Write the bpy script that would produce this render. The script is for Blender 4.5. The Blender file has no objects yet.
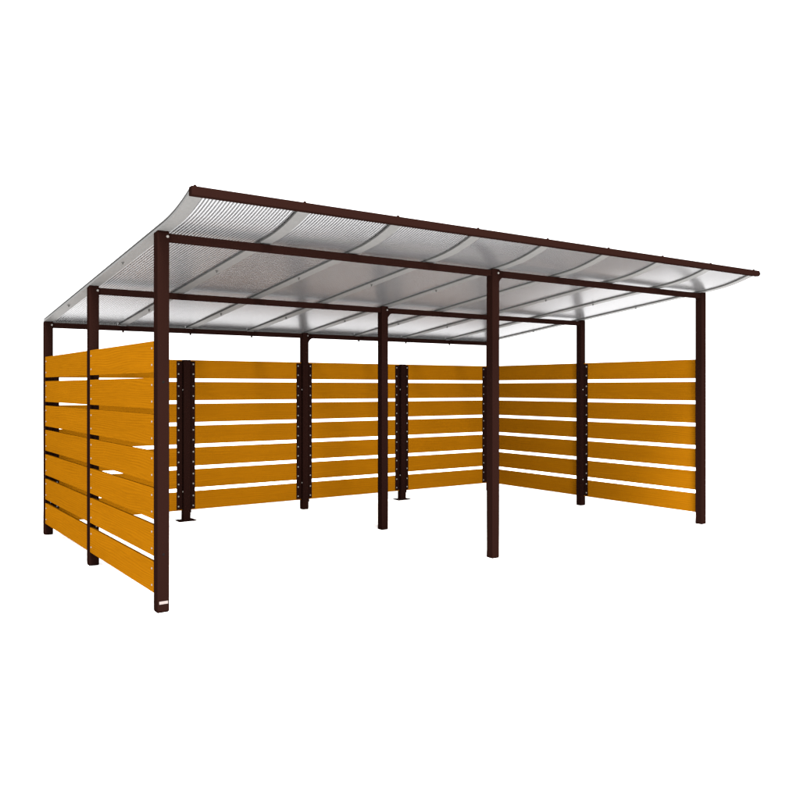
import bpy, bmesh, math, random
from mathutils import Vector, Matrix

S = bpy.context.scene
COL = S.collection
random.seed(4)

# ---------------------------------------------------------------- camera
cam_d = bpy.data.cameras.new('camera')
cam = bpy.data.objects.new('camera', cam_d)
COL.objects.link(cam)
cam.location = (-1.7505, -5.258, 1.4925)
cam.rotation_euler = (math.radians(90), 0, -0.61468)
cam_d.sensor_width = 36
cam_d.lens = 802.825 / 800 * 36
cam_d.shift_y = -12.13 / 800
cam_d.clip_start = 0.05
cam_d.clip_end = 2000
S.camera = cam

# ---------------------------------------------------------------- light
W = bpy.data.worlds.new('World')
S.world = W
W.use_nodes = True
bg = W.node_tree.nodes['Background']
bg.inputs['Color'].default_value = (1, 1, 1, 1)
bg.inputs['Strength'].default_value = 0.88


def area(name, az, el, dist, size, power):
    """large soft disk light aimed at the shelter; az measured from -Y towards -X"""
    d = bpy.data.lights.new(name, 'AREA')
    d.shape = 'DISK'
    d.size = size
    d.energy = power
    d.color = (1.0, 0.97, 0.93)
    o = bpy.data.objects.new(name, d)
    COL.objects.link(o)
    t = Vector((3.0, 1.6, 1.0))
    a, e = math.radians(az), math.radians(el)
    v = Vector((-math.sin(a) * math.cos(e), -math.cos(a) * math.cos(e), math.sin(e)))
    o.location = t + v * dist
    o.rotation_euler = (-v).to_track_quat('-Z', 'Y').to_euler()


area('key_softbox', 22, 56, 20, 6.0, 7200)
area('low_fill_light', 14, 19, 20, 5.0, 2300)  # added low front fill, only there to brighten the lower wall boards

S.view_settings.view_transform = 'Standard'
S.view_settings.look = 'None'
S.view_settings.exposure = 1.45
S.view_settings.gamma = 1


# ---------------------------------------------------------------- materials
def new_mat(name):
    m = bpy.data.materials.new(name)
    m.use_nodes = True
    nt = m.node_tree
    return m, nt, nt.nodes, nt.links, nt.nodes['Principled BSDF']


def coords(n, l, scale):
    tc = n.new('ShaderNodeTexCoord')
    mp = n.new('ShaderNodeMapping')
    mp.inputs['Scale'].default_value = scale
    l.new(tc.outputs['Object'], mp.inputs['Vector'])
    return mp


def paint_mat():
    m, nt, n, l, p = new_mat('brown_powder_coat')
    mp = coords(n, l, (60, 60, 60))
    nz = n.new('ShaderNodeTexNoise')
    nz.inputs['Scale'].default_value = 4
    nz.inputs['Detail'].default_value = 4
    l.new(mp.outputs[0], nz.inputs['Vector'])
    cr = n.new('ShaderNodeValToRGB')
    cr.color_ramp.elements[0].color = (0.0048, 0.00185, 0.00145, 1)
    cr.color_ramp.elements[1].color = (0.0066, 0.0026, 0.0020, 1)
    l.new(nz.outputs['Fac'], cr.inputs['Fac'])
    l.new(cr.outputs['Color'], p.inputs['Base Color'])
    p.inputs['Roughness'].default_value = 0.55
    p.inputs['Specular IOR Level'].default_value = 0.0
    bp = n.new('ShaderNodeBump')
    bp.inputs['Strength'].default_value = 0.08
    bp.inputs['Distance'].default_value = 0.001
    l.new(nz.outputs['Fac'], bp.inputs['Height'])
    l.new(bp.outputs['Normal'], p.inputs['Normal'])
    return m


def wood_mat():
    m, nt, n, l, p = new_mat('orange_stained_timber')
    tc = n.new('ShaderNodeTexCoord')
    geo = n.new('ShaderNodeNewGeometry')
    off = n.new('ShaderNodeVectorMath')
    off.operation = 'MULTIPLY_ADD'
    comb = n.new('ShaderNodeCombineXYZ')
    for i in range(3):
        l.new(geo.outputs['Random Per Island'], comb.inputs[i])
    l.new(comb.outputs[0], off.inputs[0])
    off.inputs[1].default_value = (37, 11, 5.3)
    l.new(tc.outputs['Object'], off.inputs[2])

    def noise(scale, sc, det, dist=0.0):
        mp = n.new('ShaderNodeMapping')
        mp.inputs['Scale'].default_value = scale
        l.new(off.outputs[0], mp.inputs['Vector'])
        z = n.new('ShaderNodeTexNoise')
        z.inputs['Scale'].default_value = sc
        z.inputs['Detail'].default_value = det
        z.inputs['Distortion'].default_value = dist
        l.new(mp.outputs[0], z.inputs['Vector'])
        return z
    # growth-ring waves: bands across the board bent by a slow noise
    warp = noise((0.8, 3, 4.0), 1.4, 1.0)
    sep = n.new('ShaderNodeSeparateXYZ')
    l.new(off.outputs[0], sep.inputs[0])
    add = n.new('ShaderNodeMath'); add.operation = 'MULTIPLY_ADD'
    l.new(warp.outputs['Fac'], add.inputs[0]); add.inputs[1].default_value = 0.085
    l.new(sep.outputs['Z'], add.inputs[2])
    mul = n.new('ShaderNodeMath'); mul.operation = 'MULTIPLY'
    l.new(add.outputs[0], mul.inputs[0]); mul.inputs[1].default_value = 330
    sn = n.new('ShaderNodeMath'); sn.operation = 'SINE'
    l.new(mul.outputs[0], sn.inputs[0])
    ring = n.new('ShaderNodeMapRange')
    ring.inputs['From Min'].default_value = -1; ring.inputs['From Max'].default_value = 1
    l.new(sn.outputs[0], ring.inputs['Value'])
    fine = noise((3, 60, 90), 1.6, 5.0, 0.4)
    slow = noise((0.5, 3, 5), 1.5, 2.0)
    mx = n.new('ShaderNodeMix'); mx.data_type = 'FLOAT'
    mx.inputs[0].default_value = 0.62
    patch = noise((1.0, 4, 8), 2.0, 2.0)          # the rings come and go along the board
    pm = n.new('ShaderNodeMapRange')
    pm.inputs['From Min'].default_value = 0.35; pm.inputs['From Max'].default_value = 0.7
    pm.inputs['To Min'].default_value = 1.0; pm.inputs['To Max'].default_value = 0.42
    l.new(patch.outputs['Fac'], pm.inputs['Value']); l.new(pm.outputs[0], mx.inputs[0])
    l.new(ring.outputs[0], mx.inputs[2]); l.new(fine.outputs['Fac'], mx.inputs[3])
    mx2 = n.new('ShaderNodeMix'); mx2.data_type = 'FLOAT'
    mx2.inputs[0].default_value = 0.3
    l.new(mx.outputs[0], mx2.inputs[2]); l.new(slow.outputs['Fac'], mx2.inputs[3])
    cr = n.new('ShaderNodeValToRGB')
    e = cr.color_ramp.elements
    e[0].position = 0.28; e[0].color = (0.102, 0.0368, 0.0007, 1)
    e[1].position = 0.68; e[1].color = (0.137, 0.0505, 0.0010, 1)
    l.new(mx2.outputs[0], cr.inputs['Fac'])
    hv = n.new('ShaderNodeHueSaturation')
    mr = n.new('ShaderNodeMapRange')
    mr.inputs['To Min'].default_value = 0.92; mr.inputs['To Max'].default_value = 1.06
    l.new(geo.outputs['Random Per Island'], mr.inputs['Value'])
    l.new(mr.outputs[0], hv.inputs['Value'])
    l.new(cr.outputs['Color'], hv.inputs['Color'])
    l.new(hv.outputs['Color'], p.inputs['Base Color'])
    p.inputs['Roughness'].default_value = 0.6
    p.inputs['Specular IOR Level'].default_value = 0.0
    bp = n.new('ShaderNodeBump')
    bp.inputs['Strength'].default_value = 0.25
    bp.inputs['Distance'].default_value = 0.0015
    l.new(mx.outputs[0], bp.inputs['Height'])
    l.new(bp.outputs['Normal'], p.inputs['Normal'])
    return m


def plain(name, col, rough, spec=0.5, metal=0.0, var=0.12, scale=30):
    m, nt, n, l, p = new_mat(name)
    mp = coords(n, l, (scale, scale, scale))
    nz = n.new('ShaderNodeTexNoise')
    nz.inputs['Detail'].default_value = 3
    l.new(mp.outputs[0], nz.inputs['Vector'])
    cr = n.new('ShaderNodeValToRGB')
    cr.color_ramp.elements[0].position = 0.3
    cr.color_ramp.elements[1].position = 0.7
    cr.color_ramp.elements[0].color = tuple(c * (1 - var) for c in col) + (1,)
    cr.color_ramp.elements[1].color = tuple(min(1, c * (1 + var)) for c in col) + (1,)
    l.new(nz.outputs['Fac'], cr.inputs['Fac'])
    l.new(cr.outputs['Color'], p.inputs['Base Color'])
    p.inputs['Roughness'].default_value = rough
    p.inputs['Specular IOR Level'].default_value = spec
    p.inputs['Metallic'].default_value = metal
    return m


def skin_mat():
    """clear polycarbonate skin of the twin-wall sheet"""
    m, nt, n, l, p = new_mat('clear_polycarbonate')
    n.remove(p)
    out = n['Material Output']
    tr = n.new('ShaderNodeBsdfTransparent')
    tr.inputs['Color'].default_value = (0.65, 0.65, 0.655, 1)
    gl = n.new('ShaderNodeBsdfGlossy')
    gl.inputs['Roughness'].default_value = 0.27
    gl.inputs['Color'].default_value = (0.54, 0.545, 0.56, 1)
    fr = n.new('ShaderNodeFresnel')
    geo = n.new('ShaderNodeNewGeometry')
    ior = n.new('ShaderNodeMapRange')            # same index seen from either side of the thin skin
    ior.inputs['To Min'].default_value = 1.4
    ior.inputs['To Max'].default_value = 1 / 1.4
    l.new(geo.outputs['Backfacing'], ior.inputs['Value'])
    l.new(ior.outputs[0], fr.inputs['IOR'])
    nz = n.new('ShaderNodeTexNoise')
    mp = coords(n, l, (2.2, 1.1, 2))
    l.new(mp.outputs[0], nz.inputs['Vector'])
    bp = n.new('ShaderNodeBump')
    bp.inputs['Strength'].default_value = 0.07
    bp.inputs['Distance'].default_value = 0.02
    l.new(nz.outputs['Fac'], bp.inputs['Height'])
    l.new(bp.outputs['Normal'], gl.inputs['Normal'])
    mx = n.new('ShaderNodeMixShader')
    l.new(fr.outputs[0], mx.inputs[0])
    l.new(tr.outputs[0], mx.inputs[1])
    l.new(gl.outputs[0], mx.inputs[2])
    l.new(mx.outputs[0], out.inputs['Surface'])
    return m


def web_mat():
    """inner walls of the twin-wall sheet: smoky, a little light passes"""
    m, nt, n, l, p = new_mat('smoky_polycarbonate')
    n.remove(p)
    out = n['Material Output']
    df = n.new('ShaderNodeBsdfDiffuse'); df.inputs['Color'].default_value = (0.12, 0.12, 0.122, 1)
    tl = n.new('ShaderNodeBsdfTranslucent'); tl.inputs['Color'].default_value = (0.12, 0.12, 0.122, 1)
    ad = n.new('ShaderNodeAddShader')
    l.new(df.outputs[0], ad.inputs[0]); l.new(tl.outputs[0], ad.inputs[1])
    l.new(ad.outputs[0], out.inputs['Surface'])
    return m


PAINT = paint_mat()
WOOD = wood_mat()
ALU = plain('mill_aluminium', (0.062, 0.062, 0.062), 0.5, 0.1, 0.0, 0.06, 8)
SEAL = plain('dark_rubber_seal', (0.04, 0.04, 0.039), 0.7, 0.05)
STEEL = plain('zinc_bolt', (0.105, 0.10, 0.095), 0.4, 0.05, 0.0, 0.1)
DARK = plain('dark_hole', (0.004, 0.003, 0.003), 0.9, 0.0)
TAG = plain('silver_plate', (0.115, 0.098, 0.094), 0.4, 0.0, 0.0, 0.15, 120)
SKIN = skin_mat()
WEB = web_mat()
FLOOR = plain('white_studio_floor', (0.97, 0.97, 0.97), 0.8, 0.0, 0.0, 0.01, 2)


# ---------------------------------------------------------------- mesh helpers
def box(bm, a, b, mi=0, bev=0.0):
    a, b = Vector(a), Vector(b)
    r = bmesh.ops.create_cube(bm, size=1.0)
    vs = r['verts']
    c, s = (a + b) / 2, b - a
    for v in vs:
        v.co = Vector((v.co.x * s.x + c.x, v.co.y * s.y + c.y, v.co.z * s.z + c.z))
    fs = {f for v in vs for f in v.link_faces}
    for f in fs:
        f.material_index = mi
    if bev:
        es = list({e for f in fs for e in f.edges})
        r = bmesh.ops.bevel(bm, geom=es, offset=bev, segments=2, affect='EDGES', profile=0.5)
        for f in r['faces']:
            f.material_index = mi


def bolt(bm, p, axis, r=0.011, h=0.008, mi=1, n=10):
    """dome-headed bolt standing on point p along axis"""
    ax = Vector(axis).normalized()
    q = ax.to_track_quat('Z', 'Y').to_matrix()
    rings = []
    for (rr, z) in ((1.0, 0), (1.0, .35), (.8, .75), (.4, 1.0)):
        rings.append([bm.verts.new(Vector(p) + q @ Vector((r * rr * math.cos(2 * math.pi * k / n),
                                                          r * rr * math.sin(2 * math.pi * k / n), h * z))) for k in range(n)])
    for a, b in zip(rings, rings[1:]):
        for k in range(n):
            f = bm.faces.new((a[k], a[(k + 1) % n], b[(k + 1) % n], b[k])); f.material_index = mi; f.smooth = True
    f = bm.faces.new(rings[-1]); f.material_index = mi
    f = bm.faces.new(rings[0][::-1]); f.material_index = mi


def prism(bm, pts, d, mi=0):
    """extrude a polygon of points by vector d"""
    a = [bm.verts.new(Vector(p)) for p in pts]
    b = [bm.verts.new(Vector(p) + Vector(d)) for p in pts]
    n = len(a)
    for k in range(n):
        f = bm.faces.new((a[k], a[(k + 1) % n], b[(k + 1) % n], b[k])); f.material_index = mi
    for g in (a[::-1], b):
        f = bm.faces.new(g); f.material_index = mi


def obj(name, bm, mats, parent=None, loc=(0, 0, 0), rotz=0.0, label=None):
    bmesh.ops.recalc_face_normals(bm, faces=bm.faces)
    me = bpy.data.meshes.new(name)
    bm.to_mesh(me); bm.free()
    for m in mats:
        me.materials.append(m)
    o = bpy.data.objects.new(name, me)
    COL.objects.link(o)
    o.location = loc
    o.rotation_euler = (0, 0, rotz)
    if parent:
        o.parent = parent
    if label:
        o['label'] = label
    return o


# ---------------------------------------------------------------- setting
bm = bmesh.new()
bmesh.ops.create_grid(bm, x_segments=8, y_segments=8, size=400)
g = obj('floor', bm, [FLOOR])
g['kind'] = 'structure'

# ---------------------------------------------------------------- the shelter
PW = 0.08                                   # square post
XS = (0.0, 2.9501, 5.9908)                  # left faces of the three post columns
YS = (0.0, 1.7305, 3.4632)                  # front faces of the three post rows
HT = (2.5354, 2.3475, 2.1682)               # post tops, row by row
X_END = XS[2] + PW
SLOPE = (HT[0] - HT[2]) / YS[2]
PAN0, BH, GAP = 0.117, 0.208, 0.039          # wall boards: bottom edge, height, gap
BT = 0.026                                  # board thickness
PAN1 = PAN0 + 7 * BH + 6 * GAP

root = bpy.data.objects.new('shelter', None)
COL.objects.link(root)
root.empty_display_size = 0.3
root['label'] = 'open-fronted brown steel shelter with orange slatted timber walls and ribbed translucent upswept roof'
root['category'] = 'shelter'

ROWS = ('front', 'middle', 'back')
COLS = ('left', 'centre', 'right')


def roof_z(y):
    """underside of the rafters; the front sweeps up beyond the front posts"""
    z = HT[0] + 0.001 - SLOPE * y
    if y < -0.1:
        z += 0.29 * (-y - 0.1) ** 2
    return z


# --- posts
posts = {}
for j, y in enumerate(YS):
    for i, x in enumerate(XS):
        bm = bmesh.new()
        top = HT[j] - SLOPE * PW
        z0, z1 = 0.006, top
        box(bm, (x, y, z0), (x + PW, y + PW, z1), 0, 0.003)
        box(bm, (x + .004, y + .004, 0), (x + PW - .004, y + PW - .004, z0), 2)          # foot pad
        # sloped cap under the rafter
        c0 = roof_z(y) - 0.002
        prism(bm, [(x + .002, y + .002, top - .004), (x + .002, y + PW - .002, top - .004),
                   (x + .002, y + PW - .002, top + .0005), (x + .002, y + .002, c0)], (PW - .004, 0, 0), 0)
        if i < 2:
            bolt(bm, (x + .068, y + .001, HT[j] - .034), (0, -1, 0), 0.010, 0.008, 1)
        if i == 0 and j == 0:
            for z in (1.531, 0.386):
                bolt(bm, (x + .04, y + .0005, z), (0, -1, 0), 0.0095, 0.0015, 2)
        if i == 2:
            box(bm, (x + PW - .001, y + .012, HT[j] - .062), (x + PW + .008, y + .068, HT[j] - .012), 0, 0.003)
        lab = 'brown square steel post, %s post of the %s row' % (COLS[i], ROWS[j])
        posts[i, j] = obj('post', bm, [PAINT, STEEL, DARK], root, label=lab)

# rating plate low on the front left post
bm = bmesh.new()
box(bm, (.011, -.0025, .0575), (.070, .0005, .0765), 0, 0.0006)
obj('rating_plate', bm, [TAG], posts[0, 0], label='small silver plate near the foot of the post')

# gussets where two beams meet on a centre post
for j in range(3):
    x, y, t = XS[1] + PW, YS[j] + .012, HT[j]
    bm = bmesh.new()
    pts = [(x - .001, y, t - .062), (x + .070, y, t - .062)]
    for k in range(1, 8):                       # hollow curve of the gusset
        a = k / 7 * math.pi / 2
        pts.append((x + .070 - .052 * math.sin(a) - .018 * k / 7 , y, t - .062 - .014 * k / 7 - .062 * (1 - math.cos(a))))
    prism(bm, pts, (0, .008, 0))
    obj('gusset_plate', bm, [PAINT], posts[1, j])

# --- short intermediate posts of the back wall
SX = (1.449, 4.4245)
shorts = []
for x in SX:
    y = YS[2]
    bm = bmesh.new()
    box(bm, (x, y, .008), (x + PW, y + PW, PAN1), 0, 0.003)
    o = obj('short_post', bm, [PAINT], root,
            label='short post on a base plate between two back wall panels, %s' % ('left of centre' if x < 3 else 'right of centre'))
    bm = bmesh.new()
    box(bm, (x - .06, y - .03, 0), (x + PW + .06, y + PW + .03, .010), 0, 0.002)
    for sx in (-.038, PW + .038):
        for sy in (-.008, PW + .008):
            bolt(bm, (x + sx, y + sy, .010), (0, 0, 1), 0.008, 0.006, 0)
    obj('base_plate', bm, [PAINT], o)
    shorts.append(o)


# --- wall brackets: L-section strips that carry the boards
def bracket_x(parent, xp, y, side, w, leg=True):
    """bracket on the side face of a post for a back-wall panel; side -1 left, +1 right"""
    bm = bmesh.new()
    z0, z1 = PAN0 + .012, PAN1 - .014
    xa, xb = (xp - w, xp - .0005) if side < 0 else (xp + .0005, xp + w)
    box(bm, (xa, y, z0), (xb, y + .004, z1), 0, .001)
    if leg:
        la, lb = (xp - .0045, xp - .0005) if side < 0 else (xp + .0005, xp + .0045)
        box(bm, (la, y - .046, z0 - .035), (lb, y - .0005, z1), 0, .001)
        for z in (1.47, .33):
            bolt(bm, (la if side < 0 else lb, y - .024, z), (side, 0, 0), .009, .006, 1)
    xc = xp + side * (w - .022)
    for k in range(7):
        zb = PAN0 + k * (BH + GAP)
        for dz in (.048, BH - .048):
            bolt(bm, (xc, y + .0002, zb + dz), (0, -1, 0), .0095, .006, 1)
    return obj('wall_bracket', bm, [PAINT, STEEL], parent)


def bracket_y(parent, x, yp, side, w, face, xl):
    """bracket for a side panel on the front (side -1) or back (+1) of a post; face = direction the bolts show"""
    bm = bmesh.new()
    z0, z1 = PAN0 + .012, PAN1 - .014
    ya, yb = (yp - w, yp - .0005) if side < 0 else (yp + .0005, yp + w)
    box(bm, (x, ya, z0), (x + .004, yb, z1), 0, .001)
    la, lb = (yp - .0045, yp - .0005) if side < 0 else (yp + .0005, yp + .0045)
    xa, xb = (x - xl, x - .0005) if face < 0 else (x + .0045, x + .004 + xl)
    if xl:
        box(bm, (xa, la, z0), (xb, lb, z1), 0, .001)
    for z in (1.47, .33) if xl else ():
        bolt(bm, ((xa + xb) / 2, la if side < 0 else lb, z), (0, side, 0), .009, .006, 1)
    yc = yp + side * (w - .022)
    for k in range(7 if xl else 0):
        zb = PAN0 + k * (BH + GAP)
        for dz in (.048, BH - .048):
            bolt(bm, (x if face < 0 else x + .004, yc, zb + dz), (face, 0, 0), .0095, .006, 1)
    return obj('wall_bracket', bm, [PAINT, STEEL], parent)


BY = YS[2] + .038                            # back-wall bracket plane
bracket_x(posts[0, 2], XS[0] + PW, BY, 1, .066)
for o, x in zip(shorts, SX):
    bracket_x(o, x, BY, -1, .068)
    bracket_x(o, x + PW, BY, 1, .066)
bracket_x(posts[1, 2], XS[1], BY, -1, .068)
bracket_x(posts[1, 2], XS[1] + PW, BY, 1, .066)
bracket_x(posts[2, 2], XS[2], BY, -1, .105)

LXB = .004 + BT + .0005                      # left-wall bracket plane, inside the boards
RXO = X_END - .0038                          # outside the right-wall boards
RXB = X_END - .004 - BT - .0045              # right-wall bracket plane
for (i, x, face, xl) in ((0, LXB, 1, .038), (2, RXB, -1, .030)):
    if i == 0:
        bracket_y(posts[i, 0], x, YS[0] + PW, 1, .07, face, xl)
    bracket_y(posts[i, 1], x, YS[1], -1, .07, face, xl)
    bracket_y(posts[i, 1], x if i == 0 else RXO, YS[1] + PW, 1, .07, face, xl if i == 0 else .0)
    bracket_y(posts[i, 2], x, YS[2], -1, .07, face, xl)


# --- slatted wall panels (local X along the boards, local -Y is the side with bolt heads)
def panel(length, loc, rotz, label, near_only=False):
    bm = bmesh.new()
    for k in range(7):
        zb = PAN0 + k * (BH + GAP)
        box(bm, (0, 0, zb), (length, BT, zb + BH), 0, .003)
        for xe in ((.042,) if near_only else (.042, length - .042)):
            for dz in (.048, BH - .048):
                bolt(bm, (xe, .0002, zb + dz), (0, -1, 0), .0072, .005, 1)
    return obj('slat_panel', bm, [WOOD, STEEL], root, loc, rotz, label)


c = .003
hp = math.pi / 2
# left wall: outer (bolt) side faces -X;  local X -> -Y
for a, b, nm in ((YS[0] + PW + c, YS[1] - c, 'front half of the left wall'), (YS[1] + PW + c, YS[2] - c, 'back half of the left wall')):
    panel(b - a, (.004, b, 0), -hp, 'seven orange timber boards forming the ' + nm, b > 2)
# right wall: outer side faces +X; local X -> +Y
for a, b, nm in ((YS[0] + PW + c, YS[1] - c, 'front half of the right wall'), (YS[1] + PW + c, YS[2] - c, 'back half of the right wall')):
    panel(b - a, (X_END - .004, a, 0), hp, 'seven orange timber boards forming the ' + nm)
# back wall: outer side faces +Y; local X -> -X
ends = [(XS[0] + PW + c, SX[0] - c), (SX[0] + PW + c, XS[1] - c), (XS[1] + PW + c, SX[1] - c), (SX[1] + PW + c, XS[2] - c)]
nth = ('leftmost', 'second from the left', 'third from the left', 'rightmost')
for (a, b), nm in zip(ends, nth):
    panel(b - a, (b, BY + .0045 + BT, 0), math.pi, 'seven orange timber boards, %s panel of the back wall' % nm)

# --- roof: beams, rafters, sheets
RIBS = [0.0 + k * (X_END - .09) / 8 for k in range(9)]
RW = 0.09
for j in range(3):
    for i in range(2):
        bm = bmesh.new()
        za, zb = HT[j] - .063, HT[j] - .010
        box(bm, (XS[i] + PW + .0005, YS[j] + .014, za), (XS[i + 1] - .0005, YS[j] + .066, zb), 0, .003)
        for r in RIBS:
            rc = r + RW / 2
            if j == 2 and XS[i] + PW + .05 < rc < XS[i + 1] - .05:
                bolt(bm, (rc, YS[j] + .04, za + .0002), (0, 0, -1), .011, .020, 0)
        obj('beam', bm, [PAINT], root, label='brown roof beam, %s half of the %s row' % (('left', 'right')[i], ROWS[j]))

bm = bmesh.new()
FY0, FY1, FZ0, FZ1 = -.618, -.568, 2.648, 2.704
box(bm, (.0, FY0, FZ0), (X_END + .012, FY1, FZ1), 0, .004)
# rounded end cap
n = 10
pts = []
cy_, cz_ = (FY0 + FY1) / 2, (FZ0 + FZ1) / 2
prev = None
for (rr, xx) in ((1.0, .012), (.95, .022), (.75, .032), (.4, .038)):
    ring = [bm.verts.new((X_END + xx, cy_ + .027 * rr * math.cos(2 * math.pi * k / 16), cz_ + .029 * rr * math.sin(2 * math.pi * k / 16))) for k in range(16)]
    if prev:
        for k in range(16):
            f = bm.faces.new((prev[k], prev[(k + 1) % 16], ring[(k + 1) % 16], ring[k])); f.smooth = True
    else:
        bm.faces.new(ring[::-1])
    prev = ring
bm.faces.new(prev)
for r in RIBS:
    bolt(bm, (r + RW / 2 - .015, cy_, FZ1 - .0002), (0, 0, 1), .011, .013, 0)
obj('front_beam', bm, [PAINT], root, label='long brown beam along the raised front edge of the roof')

YP = [YS[2] + PW, 2.9, 2.3, 1.7, 1.1, .5, .1, -.1, -.16, -.22, -.28, -.34, -.40, -.46, -.52, -.5675]


def sweep(bm, x0, x1, z0, z1, mi_b=0, mi_s=0, mi_t=0):
    """bar of rectangular section x0..x1, z0..z1 above the rafter line, swept along the roof curve"""
    rows = []
    for y in YP:
        z = roof_z(y)
        rows.append([bm.verts.new((x0, y, z + z0)), bm.verts.new((x1, y, z + z0)),
                     bm.verts.new((x1, y, z + z1)), bm.verts.new((x0, y, z + z1))])
    for a, b in zip(rows, rows[1:]):
        for k, mi in enumerate((mi_b, mi_s, mi_t, mi_s)):
            f = bm.faces.new((a[k], a[(k + 1) % 4], b[(k + 1) % 4], b[k])); f.material_index = mi
    for g in (rows[0], rows[-1][::-1]):
        f = bm.faces.new(g); f.material_index = mi_b


for q, r in enumerate(RIBS):
    bm = bmesh.new()
    sweep(bm, r, r + RW, .0, .005, 0, 0, 0)                    # aluminium glazing bar
    sweep(bm, r + .001, r + .007, .0055, .018, 1, 1, 1)        # rubber lips beside it
    sweep(bm, r + RW - .007, r + RW - .001, .0055, .018, 1, 1, 1)
    sweep(bm, r + .0005, r + RW - .0005, .0285, .033, 0, 0, 0)  # top cover strip
    for y in (.90, 2.60):
        z = roof_z(y)
        bolt(bm, (r + .035, y, z + .0003), (0, 0, -1), .012, .006, 2)
        bolt(bm, (r + .035, y, z - .0055), (0, 0, -1), .006, .014, 2)
    obj('rafter', bm, [ALU, SEAL if q else ALU, SEAL], root)

PITCH = .0235
for a, b in zip(RIBS, RIBS[1:]):
    x0, x1 = a + RW - .012 - .02, b + .012 + .02
    bm = bmesh.new()
    for zz in (.0140, .0270):                                   # the two skins
        prev = None
        for y in YP:
            v = [bm.verts.new((x0, y, roof_z(y) + zz)), bm.verts.new((x1, y, roof_z(y) + zz))]
            if prev:
                f = bm.faces.new((prev[0], prev[1], v[1], v[0])); f.smooth = True
            prev = v
    nw = int(round((x1 - x0) / PITCH))
    for k in range(nw + 1):                                     # the inner walls between them
        x = x0 + (x1 - x0) * k / nw
        sweep(bm, x - .0014, x + .0014, .0145, .0265, 1, 1, 1)
    yb, zb = YP[0], roof_z(YP[0])                               # end profile closing the low edge
    box(bm, (a + RW + .0005, yb - .004, zb - .011), (b - .0005, yb + .002, zb + .0305), 2, .001)
    obj('roof_sheet', bm, [SKIN, WEB, ALU], root)
